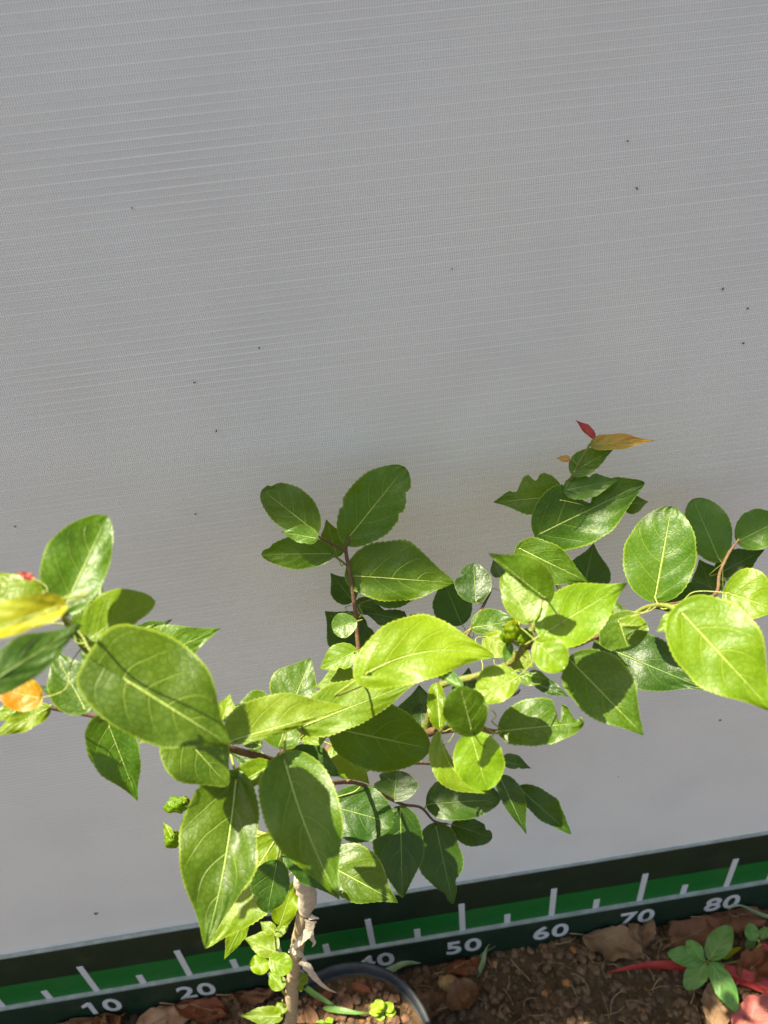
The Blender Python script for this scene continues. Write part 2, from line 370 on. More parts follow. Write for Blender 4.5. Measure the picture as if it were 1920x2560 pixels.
mk('number_strip', *box(RX0, RX1, -.0086, -.0047, RZB-.002, -.0016), M_RLOW, rul, (.45, -.007, -.03), smooth=False)
mk('edge_line', *box(RX0, RX1, -.0090, -.0047, -.0014, .0012), M_REDGE, rul, (.45, -.007, 0), smooth=False)
for i in range(-4, 25):
    x = i*.05; h = .0590 if i % 2 == 0 else .0200; hw = .0032 if i % 2 == 0 else .0034
    mk('tick_mark', *box(x-hw, x+hw, -.0056, -.0049, .0010, h), M_RWHITE, rul, (x, -.005, 0), smooth=False)
for n10 in range(1, 12):
    cu = bpy.data.curves.new('digits', 'FONT'); cu.body = str(n10*10); cu.align_x = 'CENTER'; cu.size = .0395; cu.offset = .0007
    cu.extrude = .0003; cu.space_character = 1.08
    to = bpy.data.objects.new('digits', cu); col.objects.link(to); bpy.context.view_layer.update()
    me = bpy.data.meshes.new_from_object(to.evaluated_get(bpy.context.evaluated_depsgraph_get())); bpy.data.objects.remove(to)
    xs = [v.co.x for v in me.vertices]; cx = (min(xs)+max(xs))/2
    for v in me.vertices: v.co = Vector(((v.co.x-cx)*1.02, v.co.z*-1, v.co.y))
    me.materials.clear(); me.materials.append(M_RWHITE); me.flip_normals()
    if n10 == 1:
        xl = min(v.co.x for v in me.vertices); zt = max(v.co.z for v in me.vertices if v.co.x < xl + .006)
        b = bmesh.new(); b.from_mesh(me)
        fr = [b.verts.new((x_, -.0004, z_)) for x_, z_ in ((xl+.0012, zt), (xl-.0062, zt-.0050), (xl-.0062, zt-.0104), (xl+.0012, zt-.0062))]
        bk = [b.verts.new((v.co.x, .0002, v.co.z)) for v in fr]
        b.faces.new(fr); b.faces.new(bk[::-1])
        for q in range(4): b.faces.new((fr[q], bk[q], bk[(q+1) % 4], fr[(q+1) % 4]))
        b.to_mesh(me); b.free()
    no = bpy.data.objects.new('number', me); col.objects.link(no); no.parent = rul
    no.location = Vector((n10*.1, -.0088, -.0435)) - rul.location

# ================================================================ POT
M_POT = simple('black_pot_plastic', rgb(.028,.031,.036), .62, 60, .5, .3, spec=.3)
def lathe(prof, c, n=72, dent=0.0):
    V, F = [], []
    for (r, z) in prof:
        for k in range(n):
            a = 2*math.pi*k/n; rr = r*(1 + dent*noise.noise(Vector((math.cos(a)*1.2, math.sin(a)*1.2, z*6))))
            V.append(Vector((c.x + rr*math.cos(a), c.y + rr*math.sin(a), z)))
    for i in range(len(prof)-1):
        for k in range(n): F.append((i*n+k, i*n+(k+1) % n, (i+1)*n+(k+1) % n, (i+1)*n+k))
    return V, F
pot = empty('plant_pot', (POTC.x, POTC.y, GZ)); tag(pot, 'thin black plastic nursery pot holding the leafy sapling', 'pot')
mk('pot_wall', *lathe([(.058, GZ-.01), (.062, GZ+.01), (POTR-.004, POTZ-.012), (POTR-.0055, POTZ-.012), (.060, GZ+.012)], POTC, dent=.02), M_POT, pot, (POTC.x, POTC.y, GZ))
mk('pot_rim', *lathe([(POTR-.0042, POTZ-.012), (POTR-.001, POTZ-.0115), (POTR+.0012, POTZ-.004), (POTR+.0005, POTZ-.0005), (POTR-.0015, POTZ), (POTR-.0034, POTZ-.001), (POTR-.0042, POTZ-.006), (POTR-.0052, POTZ-.0125)], POTC, dent=.02), M_POT, pot, (POTC.x, POTC.y, POTZ))
SZ = POTZ - .013
def psoil(x, y): return SZ + .6*soil_h(x*1.3+5, y*1.3) + .002*noise.noise(Vector((x, y, 2))*60)
V, F = [], []; nr, na = 22, 80
for i in range(nr+1):
    for k in range(na):
        r = (POTR-.0045)*i/nr; a = 2*math.pi*k/na; x = POTC.x + r*math.cos(a); y = POTC.y + r*math.sin(a); V.append((x, y, psoil(x, y)))
F = [(i*na+k, i*na+(k+1) % na, (i+1)*na+(k+1) % na, (i+1)*na+k) for i in range(nr) for k in range(na)]
o = mk('potting_soil', V, F, M_SOIL); tag(o, 'reddish brown potting soil filling the black pot', 'soil', kind='stuff')
M_CRUMB2 = simple('potting_chip', rgb(.15,.075,.038), .9, 120, .6, .5)
V, F = crumbs(1700, (POTC.x-POTR, POTC.x+POTR), (POTC.y-POTR, POTC.y+POTR), psoil, .0008, .0052, 11, lambda x, y: not inpot(x, y) or (x-POTC.x)**2+(y-POTC.y)**2 > (POTR-.009)**2)
o = mk('potting_soil_crumbs', V, F, M_CRUMB2, smooth=False); tag(o, 'loose brown bark chips on the soil in the pot', 'soil', kind='stuff')

# ================================================================ SAPLING
TB = at_y(722, 2600, -.097)
plant = empty('leafy_sapling', (TB.x, TB.y, psoil(TB.x, TB.y))); tag(plant, 'leafy green sapling with toothed oval leaves growing out of the black pot', 'sapling')
SAMP = []                                   # points of the branches, to hang petioles on
def branch(name, nodes, mat, wob=.18, n=8, sub=7, node_bumps=True):
    P = [at_y(a, b, c) for a, b, c, r in nodes]; R = [q[3] for q in nodes]
    pts, rr = spline(P, R, sub)
    if node_bumps:
        rr = [r*(1 + .28*max(0, noise.noise(p*95))**1.2) for p, r in zip(pts, rr)]
    v, f = tube(pts, rr, n, True, wob); o = mk(name, v, f, mat, plant, pts[0])
    SAMP.extend(pts[1:]); return o
mm = .001
trunk = branch('trunk', [(712,2690,-.094,6.4*mm),(722,2600,-.097,6.1*mm),(728,2545,-.099,5.6*mm),(731,2462,-.102,5.3*mm),(740,2386,-.105,5.2*mm),(757,2296,-.109,5.3*mm),(769,2236,-.112,5.4*mm),(757,2190,-.115,4.6*mm),(772,2080,-.120,3.6*mm),(796,1965,-.125,3.2*mm),(818,1880,-.128,2.8*mm)], MB_TRUNK, .22, 14, 12)
branch('branch', [(800,1950,-.125,2.6*mm),(745,1925,-.140,2.2*mm),(690,1905,-.150,2.0*mm),(560,1868,-.165,1.5*mm),(440,1845,-.172,1.3*mm),(363,1831,-.170,1.1*mm),(264,1797,-.170,.9*mm),(134,1771,-.172,.8*mm),(30,1748,-.175,.6*mm)], MB_TWIG)
branch('branch', [(690,1905,-.150,1.9*mm),(737,1850,-.162,1.8*mm),(788,1812,-.168,1.5*mm),(850,1770,-.165,1.1*mm),(900,1712,-.160,.8*mm)], MB_TWIG)
branch('branch', [(440,1845,-.172,1.3*mm),(345,1775,-.176,1.2*mm),(293,1710,-.180,1.15*mm),(195,1601,-.190,1.0*mm),(145,1520,-.205,.8*mm),(110,1480,-.212,.6*mm)], MB_GREEN)
branch('branch', [(345,1775,-.176,1.0*mm),(325,1672,-.172,.9*mm),(304,1634,-.166,.9*mm),(271,1614,-.165,.7*mm)], MB_TWIG)
branch('branch', [(304,1634,-.166,.7*mm),(307,1612,-.165,.6*mm),(318,1598,-.16,.5*mm)], MB_TWIG)
branch('branch', [(818,1880,-.128,2.4*mm),(880,1770,-.105,1.9*mm),(907,1686,-.088,1.6*mm),(897,1624,-.080,1.45*mm),(889,1534,-.072,1.3*mm),(876,1440,-.063,1.15*mm),(866,1389,-.058,1.0*mm),(866,1365,-.055,.9*mm),(873,1340,-.053,.7*mm)], MB_TWIG)
branch('branch', [(866,1380,-.057,.8*mm),(840,1365,-.060,.7*mm),(817,1353,-.064,.7*mm),(790,1338,-.068,.6*mm)], MB_TWIG)
branch('branch', [(868,1415,-.060,.7*mm),(850,1400,-.060,.6*mm),(826,1383,-.060,.6*mm)], MB_GREEN)
branch('branch', [(818,1880,-.128,2.5*mm),(930,1862,-.138,2.2*mm),(1061,1833,-.160,2.0*mm),(1105,1825,-.172,1.8*mm),(1181,1822,-.190,1.4*mm),(1235,1829,-.195,1.1*mm),(1260,1827,-.198,.8*mm)], MB_TWIG)
branch('branch', [(1061,1833,-.160,1.9*mm),(1081,1766,-.160,1.7*mm),(1100,1715,-.160,1.6*mm),(1190,1690,-.166,1.5*mm),(1271,1659,-.172,1.45*mm),(1311,1616,-.176,1.4*mm),(1325,1583,-.172,1.3*mm),(1347,1536,-.160,1.2*mm),(1362,1500,-.148,1.1*mm),(1354,1420,-.080,1.0*mm),(1346,1345,-.058,.95*mm),(1385,1275,-.048,.85*mm),(1417,1217,-.050,.8*mm),(1436,1180,-.054,.7*mm),(1473,1113,-.058,.6*mm),(1484,1095,-.057,.5*mm)], MB_GREEN)
branch('branch', [(1311,1616,-.176,1.4*mm),(1365,1612,-.176,1.3*mm),(1425,1614,-.170,1.3*mm),(1470,1600,-.165,1.2*mm),(1569,1547,-.158,1.15*mm),(1617,1521,-.150,1.1*mm),(1700,1508,-.125,1.0*mm),(1786,1488,-.108,1.0*mm),(1799,1434,-.088,.9*mm),(1821,1386,-.076,.8*mm),(1847,1348,-.070,.6*mm)], MB_TWIG)
branch('branch', [(1569,1547,-.158,1.0*mm),(1617,1519,-.170,1.0*mm),(1665,1514,-.190,.95*mm),(1708,1534,-.205,.8*mm)], MB_PET)
branch('branch', [(1100,1715,-.160,1.3*mm),(1140,1640,-.128,1.1*mm),(1179,1567,-.100,1.0*mm),(1200,1530,-.090,.85*mm),(1226,1480,-.085,.7*mm)], MB_TWIG)
branch('branch', [(796,1965,-.125,1.5*mm),(860,1955,-.108,1.3*mm),(915,1965,-.092,1.2*mm),(1001,2009,-.078,1.1*mm),(1052,2019,-.074,1.0*mm),(1085,2052,-.072,.9*mm),(1120,2060,-.070,.7*mm)], MB_TWIG)
branch('branch', [(862,1956,-.107,1.0*mm),(940,1918,-.102,.95*mm),(1052,1908,-.090,.9*mm),(1110,1918,-.080,.8*mm),(1200,1935,-.074,.7*mm),(1280,1962,-.072,.5*mm)], MB_TWIG)
branch('branch', [(775,2070,-.120,1.2*mm),(735,2080,-.140,1.0*mm),(716,2106,-.158,.9*mm),(704,2135,-.170,.7*mm)], MB_TWIG)
branch('shoot', [(740,2430,-.103,.9*mm),(712,2420,-.106,.8*mm),(693,2385,-.110,.8*mm),(687,2330,-.115,.6*mm)], MB_PET)
branch('shoot', [(731,2500,-.100,.8*mm),(708,2480,-.104,.8*mm),(705,2455,-.106,.7*mm),(700,2425,-.108,.5*mm)], MB_PET)
branch('shoot', [(726,2552,-.098,.8*mm),(712,2530,-.101,.7*mm),(706,2500,-.103,.5*mm)], MB_PET)
# grafting film wound round the trunk and its loose shreds
def film(nodes, wid, tw=0.0):
    P = [at_y(a, b, c) for a, b, c in nodes]; pts, _ = spline(P, [1]*len(P), 6); V, F = [], []
    for i, p in enumerate(pts):
        t = (pts[min(i+1, len(pts)-1)] - pts[max(i-1, 0)]).normalized(); x = t.cross((p-CAM).normalized()).normalized(); y = t.cross(x)
        a = tw*i/len(pts); d = x*math.cos(a) + y*math.sin(a); q = i/(len(pts)-1)
        ww = wid*(1 - .75*q)*(1 + .4*noise.noise(p*300)); V += [p - d*ww, p + y*.0008, p + d*ww]
        if i: k = 3*i; F += [(k-3, k-2, k+1, k), (k-2, k-1, k+2, k+1)]
    mk('grafting_film_shred', V, F, MB_TAPE, plant, pts[0])
P, R = spline([at_y(a, b, c) for a, b, c in [(762,2275,-.1105),(767,2250,-.112),(768,2232,-.113),(757,2205,-.115),(751,2185,-.116)]], [5.9*mm, 6.4*mm, 6.6*mm, 5.6*mm, 4.9*mm], 6)
mk('grafting_film', *tube(P, R, 14, True, .35), MB_TAPE, plant, P[0])
film([(777,2300,-.117),(770,2330,-.118),(748,2355,-.117),(730,2372,-.116),(722,2378,-.114)], .0040, .6)
film([(770,2318,-.114),(776,2340,-.116),(784,2356,-.116),(780,2366,-.115)], .0036, 1.4)
film([(752,2400,-.110),(770,2420,-.113),(790,2448,-.114),(815,2470,-.113),(838,2481,-.111),(841,2478,-.110)], .0036, 1.8)
film([(774,2290,-.115),(785,2294,-.118),(797,2296,-.119)], .0022, .5)
film([(738,2378,-.111),(750,2386,-.114),(758,2392,-.113)], .0030, .3)
for (a, b, c) in [(752,2388,-.107),(738,2475,-.105),(722,2490,-.105),(742,2535,-.103),(752,2360,-.109)]:      # bud scars
    p = at_y(a, b, c); v, f = tube([p + Vector((0, .003, 0)), p, p + Vector((.0018, -.0022, .0010))], [2.4*mm, 1.7*mm, .6*mm], 7); mk('bud_scar', v, f, MB_TRUNK, plant, p)

NS = 6
LEAVES = []
def leaf(b, t, wl, wr, y, mat='m', n=(-.10, 0, .55), f=.20, bow=0, cord=.06, a=.46, e=.82, notch=(), arch=.05, wave=.028, pet=True, name='leaf', teeth=1.0, tip=.45, par=None, hook=None, wall=-.007):
    bx, by = b; tx, ty = t; dx, dy = tx-bx, ty-by; L = math.hypot(dx, dy); lx, ly = dy/L, -dx/L
    seed = random.random()*100; tip = tip if e > .58 else .1; e = e*1.10
    B = at_y(bx, by, y); toC = (CAM - at_y((bx+tx)/2, (by+ty)/2, y)).normalized(); N = (toC + Vector(n)).normalized()
    tw = random.uniform(-.32, .32)
    num = (B - CAM).dot(N); dep0 = (B - CAM).dot(FW); Lm = L*dep0/FPX
    pk = a/(a+e); wmax = pk**a*(1-pk)**e
    nt_ = max(7, int(L/12)); NU = max(40, min(112, nt_*4))
    V, UV, F = [], [], []
    for i in range(NU+1):
        u = (i/NU)**1.15
        wf = (u**a)*((1-u)**e)/wmax; q = min(1, max(0, (u-.50)/.45)); wf *= 1 - tip*q*q*(3-2*q)
        for j in range(-NS, NS+1):
            s = j/NS; s = math.copysign(abs(s)**.85, s) if s else 0.0
            hw = (wl if s > 0 else wr)*wf
            for (side, nu_, nd, nw) in notch:
                if (s > 0) == (side == 'L') and s != 0: hw *= 1 - nd*math.exp(-((u-nu_)/nw)**2*1.0)
            if abs(j) == NS and teeth and .06 < u < .97:
                q = (u*nt_ + .13*noise.noise(Vector((u*9, seed, j)))) % 1.0
                hw += teeth*min(L, 260)*.017*(q if q < .75 else (1-q)*3)*min(1, wf*1.6) + L*.026*noise.noise(Vector((u*5, seed, j)))*wf
            al = u - cord*abs(s)**1.6*(1-u)**5 
            if abs(s) > .5: al += 0.0
            bw = bow*4*u*(1-u)
            X = bx + dx*al + lx*(bw + s*hw); Y = by + dy*al + ly*(bw + s*hw)
            d = ray(X, Y); D = num/d.dot(N)
            hm = hw*dep0/FPX
            disp = -f*hm*(math.sqrt(s*s+.02)-.14) + arch*Lm*(u*u + .35*s*s*wf)
            disp += wave*Lm*s*s*math.sin(u*11 + seed + (2 if s > 0 else 0)) + .018*Lm*noise.noise(Vector((u*3.2, s*1.6, seed)))
            disp += tw*s*hm*(u-.35)
            disp += .0075*Lm*math.cos((u - .42*abs(s)**1.35)*4.3*6.283)*min(1, abs(s)*3)*(1-abs(s)**4)
            P = CAM + d*(D + disp)
            if P.y > wall: P = CAM + d*((wall-CAM.y)/d.y)
            V.append(P); UV.append((u, .5 + .5*s))
    m = 2*NS+1
    for i in range(NU):
        for j in range(m-1): F.append((i*m+j, (i+1)*m+j, (i+1)*m+j+1, i*m+j+1))
    par = par or plant
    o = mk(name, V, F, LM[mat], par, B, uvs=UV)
    # midrib, standing a little proud of the blade on both faces
    cp = [V[i*m+NS] for i in range(0, int(NU*.95), 3)]
    r0 = min(.00075, .0055*Lm + .00012)
    v, fc = tube(cp, [r0*(1-.82*k/(len(cp)-1)) for k in range(len(cp))], 6)
    mk('midrib', v, fc, MB_RIB.get(mat, MB_RIB['*']), o, B)
    if pet:
        if hook is not None: Q = hook
        else:
            Q = min(SAMP, key=lambda p: (p-B).length)
        dr = (cp[1]-cp[0]).normalized(); ln = (Q-B).length
        if ln > .0015:
            k1 = B - dr*ln*.35; k2 = Q + (B-Q)*.3 + Vector((0, 0, -.04*ln))
            pts, rr = spline([cp[1], B, k1.lerp(k2, .35), k2, Q], [r0, r0*1.15, r0*1.15, r0*1.2, r0*1.35], 5)
            for q in pts:
                if q.y > -.008: q.y = -.008
            v, fc = tube(pts, rr, 7); mk('petiole', v, fc, MB_PET, o, B)
    LEAVES.append(o); return o
HG = (0, -.45, .05)       # a leaf that hangs
# ---- left part
leaf((159,1525),(268,1289),104,58,-.205,'m',n=(-.15,.05,.6),f=.45,a=.5,e=.55,arch=.12,wave=.03)
leaf((150,1518),(-140,1612),30,56,-.240,'l',f=.5,a=.4,e=.7,n=(0,0,.7))
leaf((-70,1735),(205,1562),56,48,-.250,'d',n=(0,-.1,.3),f=.1,a=.55,e=.62,pet=False)
leaf((110,1545),(-30,1425),60,62,-.195,'y')
leaf((84,1445),(38,1430),10,9,-.200,'r',teeth=.5)
leaf((215,1607),(388,1502),74,34,-.200,'y',f=.3,a=.5,e=.5,arch=.1,bow=8)
leaf((322,1606),(432,1548),26,18,-.155,'d',n=(0,0,.9),notch=[('L',.85,.4,.08)])
leaf((318,1605),(400,1555),9,12,-.157,'p',n=(0,0,.9))
leaf((235,1520),(254,1455),20,22,-.170,'d')
leaf((330,1668),(551,1571),66,46,-.178,'m',f=.2,n=(0,0,.6))
leaf((322,1705),(575,1862),150,112,-.222,'m',n=(.1,-.05,.35),f=-.12,cord=.42,a=.24,e=.66,arch=.07,wave=.03)
leaf((213,1772),(128,1618),62,58,-.196,'m',f=.2)
leaf((100,1746),(-25,1718),42,46,-.205,'o',a=.5,e=.6)
leaf((212,1774),(92,1712),18,24,-.192,'d',n=(0,0,.8))
leaf((118,1772),(-20,1842),26,30,-.180,'p',n=(0,0,.6),wave=.06)
leaf((60,1762),(-30,1800),22,20,-.178,'y')
leaf((274,1817),(345,2003),52,74,-.172,'m',n=HG,cord=.20,a=.34,f=.12)
leaf((435,1813),(571,1965),82,90,-.196,'m',n=(0,-.1,.2),f=.22,a=.5,e=.6,arch=.1)
leaf((398,1832),(345,1860),12,14,-.175,'p')
leaf((290,1690),(262,1640),26,24,-.190,'m',wave=.08)
leaf((310,1668),(268,1662),13,12,-.178,'y',wave=.1,a=.5,e=.6)
leaf((200,1592),(214,1500),30,28,-.198,'m')
leaf((235,1660),(200,1628),20,20,-.186,'b')
# ---- lower centre
leaf((672,1915),(500,1998),28,36,-.190,'y',n=(0,0,.3),f=.3,bow=6)
leaf((590,1950),(513,2370),74,122,-.196,'m',n=(-.15,-.05,.5),f=.40,a=.5,e=.74,bow=10,arch=.05)
leaf((688,2100),(513,2372),84,62,-.165,'y',n=(-.1,-.05,.5),f=.2,a=.5,e=.70)
leaf((612,2300),(560,2399),20,24,-.155,'y',n=HG)
leaf((692,2157),(668,2283),42,54,-.190,'d',n=HG,a=.5,e=.5,notch=[('R',.75,.35,.06),('L',.9,.4,.05)],hook=None)
leaf((712,1900),(849,2251),100,92,-.205,'m',n=(-.12,-.02,.45),f=.36,a=.44,e=.80,cord=.05,bow=-12,arch=.08)
leaf((722,2106),(840,2243),48,46,-.172,'d',n=(0,-.3,.1),f=.2)
leaf((812,2158),(995,2257),82,56,-.150,'m',n=(-.1,0,.5),f=.12,a=.5)
leaf((831,2016),(985,2058),74,72,-.100,'d',a=.5,e=.55)
leaf((1001,2027),(1006,2245),56,70,-.084,'d',n=HG,a=.48,e=.62)
leaf((1090,2067),(1133,2262),48,62,-.074,'d',n=HG,a=.46,e=.68,notch=[('L',.72,.35,.07),('R',.85,.3,.05)])
leaf((986,1996),(992,1926),56,56,-.080,'d',a=.5,e=.42,cord=.12,notch=[('L',.62,.3,.12)])
leaf((836,1821),(1076,1872),88,84,-.176,'m',n=(.35,-.6,-.25),f=.1,a=.48,e=.52,arch=.08)
leaf((572,1853),(870,1767),84,18,-.205,'p',n=(-.1,0,.5),f=.3,a=.5,e=.72)
leaf((759,1815),(1057,1697),70,48,-.180,'p',n=(0,0,.5),f=.12,a=.5,e=.85)
leaf((726,1775),(777,1646),72,42,-.166,'m',f=.15,a=.48,e=.6)
leaf((889,1629),(800,1672),28,38,-.118,'y',a=.5,e=.6,notch=[('L',.55,.35,.07)],hook=at_y(895,1640,-.082))
leaf((888,1705),(790,1716),40,48,-.125,'p')
leaf((915,1685),(1237,1641),96,70,-.196,'y',n=(0,0,.35),f=.16,bow=34,cord=.10,a=.46,e=.66,arch=.07)
leaf((1150,1716),(1040,1652),8,22,-.205,'b',n=(0,.2,.9),f=.3)
leaf((1100,1818),(1090,1706),26,20,-.180,'y',f=.6,wave=.07,a=.4,e=.4,teeth=2)
leaf((1180,1826),(1150,1716),58,52,-.214,'m',n=(.5,-.75,-.35),cord=.14,a=.46,e=.40,notch=[('R',.93,.3,.07)],arch=.12)
leaf((1177,1836),(1218,1976),64,62,-.207,'y',n=(0,-.2,.15),a=.48,e=.44,cord=.05,arch=.08)
leaf((1101,1836),(1234,1986),8,48,-.192,'p',n=(0,-.2,.2),bow=-34,f=.2,wave=.04)
leaf((1257,1827),(1461,1806),72,46,-.198,'m',n=(0,0,.35),f=.10,a=.46,e=.55,notch=[('L',.70,.9,.035),('L',.90,.75,.06)])
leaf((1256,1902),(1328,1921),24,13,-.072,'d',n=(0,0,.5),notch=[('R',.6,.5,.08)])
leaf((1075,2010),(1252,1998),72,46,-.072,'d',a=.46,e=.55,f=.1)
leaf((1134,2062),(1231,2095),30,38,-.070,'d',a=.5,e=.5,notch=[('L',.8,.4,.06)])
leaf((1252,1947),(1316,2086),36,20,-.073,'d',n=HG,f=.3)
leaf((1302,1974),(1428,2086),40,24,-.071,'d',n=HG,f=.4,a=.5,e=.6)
leaf((725,1886),(852,1940),46,26,-.178,'d',a=.5,e=.6)
leaf((759,1853),(822,1836),28,24,-.158,'y',a=.5,e=.6)
leaf((838,1866),(924,1960),44,46,-.150,'y')
leaf((698,1866),(722,1785),52,44,-.182,'m',n=(0,0,.3))
leaf((668,1922),(572,1878),26,32,-.160,'d')
leaf((652,1862),(585,1842),16,22,-.158,'m',n=(0,0,.7))
leaf((672,1775),(583,1768),18,48,-.150,'m')
leaf((556,1800),(575,1735),24,28,-.190,'y')
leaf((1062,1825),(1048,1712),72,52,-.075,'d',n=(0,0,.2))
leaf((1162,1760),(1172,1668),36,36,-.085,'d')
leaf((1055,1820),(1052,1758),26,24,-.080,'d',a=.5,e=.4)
# ---- right part
leaf((1430,1655),(1609,1838),88,66,-.186,'m',n=(.1,-.1,.35),f=.22,a=.48,e=.74,arch=.06)
leaf((1500,1612),(1766,1724),72,66,-.078,'d',f=.1)
leaf((1706,1534),(1932,1778),116,94,-.206,'y',n=(.05,-.05,.35),f=.16,cord=.08,a=.44,e=.70,arch=.08)
leaf((1638,1495),(1679,1266),98,84,-.100,'m',n=(0,-.1,.2),f=.16,a=.48,e=.50,cord=.05,arch=.06)
leaf((1797,1397),(1733,1247),50,62,-.062,'b',n=(0,-.3,.1),a=.5,e=.46,f=.1)
leaf((1847,1352),(1950,1300),56,44,-.062,'b',n=(0,-.2,.1),a=.5,e=.5)
leaf((1796,1434),(1912,1374),36,34,-.060,'d')
leaf((1816,1482),(1958,1528),78,48,-.150,'y',f=.15)
leaf((1782,1482),(1748,1398),42,44,-.062,'d')
leaf((1780,1492),(1625,1520),34,44,-.085,'d')
leaf((1702,1536),(1640,1580),28,24,-.195,'y')
leaf((1550,1560),(1572,1626),64,62,-.178,'m',n=(0,-.1,.2),cord=.45,a=.36,e=.45,f=.2)
leaf((1552,1560),(1618,1566),24,10,-.184,'y',n=(0,0,.9),a=.5,e=.5)
leaf((1542,1562),(1532,1498),44,42,-.165,'m',wave=.08,notch=[('R',.6,.4,.1)])
leaf((1367,1579),(1570,1456),74,72,-.195,'y',n=(.1,0,.4),f=.2,a=.44,e=.86,cord=.10,arch=.06)
leaf((1343,1605),(1410,1674),46,42,-.200,'y',a=.5,e=.46)
leaf((1322,1552),(1262,1430),38,56,-.190,'y',a=.48,e=.5)
leaf((1367,1499),(1220,1383),10,64,-.197,'m',n=(.3,-.5,-.1),f=.1,a=.5,e=.75)
leaf((1300,1372),(1473,1456),48,58,-.072,'m',n=(0,-.2,.2))
leaf((1458,1480),(1484,1358),50,60,-.055,'d',n=(0,-.3,.1))
leaf((1190,1502),(1183,1408),50,42,-.088,'d',a=.5,e=.5,notch=[('L',.7,.4,.05)])
leaf((1184,1569),(1300,1549),40,22,-.120,'m')
leaf((1215,1592),(1292,1642),32,34,-.145,'p')
leaf((1284,1642),(1334,1666),32,30,-.150,'p')
leaf((1292,1694),(1195,1750),34,60,-.200,'y',a=.5,e=.48,f=.1)
leaf((1322,1688),(1374,1699),17,16,-.180,'m',wave=.06)
leaf((1300,1690),(1352,1712),18,16,-.160,'b')
leaf((1340,1708),(1422,1742),22,14,-.085,'d')
leaf((1275,1610),(1262,1660),12,14,-.175,'b',n=HG)
# ---- top right shoot
leaf((1352,1334),(1612,1206),100,76,-.063,'m',n=(0,-.2,.2),a=.46,e=.62,notch=[('L',.50,.86,.10),('L',.70,.5,.06)],arch=.04)
leaf((1400,1240),(1233,1256),38,64,-.052,'m',n=(0,-.3,.2),notch=[('R',.65,.5,.09),('R',.35,.3,.06)])
leaf((1416,1225),(1550,1200),34,30,-.055,'b',notch=[('L',.45,.35,.08)])
leaf((1560,1262),(1621,1254),22,26,-.058,'m',hook=at_y(1400,1250,-.066))
leaf((1432,1180),(1535,1122),38,24,-.055,'m',f=.25)
leaf((1484,1112),(1640,1101),25,16,-.052,'k',f=.2,teeth=.3,e=1.0)
leaf((1484,1093),(1439,1050),8,14,-.057,'r',f=.3,teeth=.3)
leaf((1424,1148),(1389,1145),8,9,-.052,'k')
# ---- top centre shoot
leaf((873,1342),(1013,1168),74,70,-.053,'m',n=(0,-.4,.1),a=.48,e=.50,cord=.10,notch=[('R',.55,.14,.04),('R',.78,.2,.05),('L',.25,.12,.03)])
leaf((787,1328),(655,1224),44,62,-.064,'m',n=(0,-.35,.1),a=.5,e=.44,notch=[('R',.93,.35,.04)],f=.05,wave=.03)
leaf((790,1346),(702,1330),18,28,-.072,'b',n=(0,-.1,.2))
leaf((826,1384),(653,1386),36,44,-.062,'m',n=(0,-.3,.1),a=.5,e=.55,notch=[('R',.9,.3,.05)])
leaf((842,1388),(815,1298),32,30,-.040,'m',n=(0,-.4,0))
leaf((886,1440),(1135,1457),96,56,-.062,'m',n=(0,-.2,.25),a=.46,e=.62,cord=.10,f=.1)
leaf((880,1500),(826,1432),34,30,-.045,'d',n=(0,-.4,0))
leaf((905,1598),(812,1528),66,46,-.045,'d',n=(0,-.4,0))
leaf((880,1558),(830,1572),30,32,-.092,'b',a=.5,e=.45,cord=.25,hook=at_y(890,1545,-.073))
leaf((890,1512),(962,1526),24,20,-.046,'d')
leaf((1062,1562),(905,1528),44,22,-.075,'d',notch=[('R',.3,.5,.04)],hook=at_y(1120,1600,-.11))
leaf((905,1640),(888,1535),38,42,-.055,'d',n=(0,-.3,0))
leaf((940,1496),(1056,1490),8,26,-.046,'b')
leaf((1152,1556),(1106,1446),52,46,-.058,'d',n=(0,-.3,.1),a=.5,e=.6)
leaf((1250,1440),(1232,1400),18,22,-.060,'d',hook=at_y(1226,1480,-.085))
# ---- young shoots at the foot of the trunk
leaf((689,2380),(610,2345),24,42,-.112,'y')
leaf((684,2328),(650,2304),18,16,-.114,'y')
leaf((702,2308),(737,2197),34,28,-.116,'y',wave=.07,n=HG)
leaf((690,2338),(724,2296),10,14,-.117,'y')
leaf((672,2408),(624,2416),25,26,-.112,'y',a=.5,e=.45,wave=.09)
leaf((676,2400),(730,2422),30,30,-.120,'y',a=.5,e=.45)
leaf((705,2470),(672,2428),22,20,-.110,'y',wave=.04)
leaf((702,2541),(600,2540),20,25,-.106,'p',f=.25)
leaf((708,2532),(692,2504),18,18,-.106,'y',wave=.09)
leaf((748,2450),(772,2436),16,18,-.108,'y')
leaf((744,2470),(760,2462),12,12,-.106,'y')
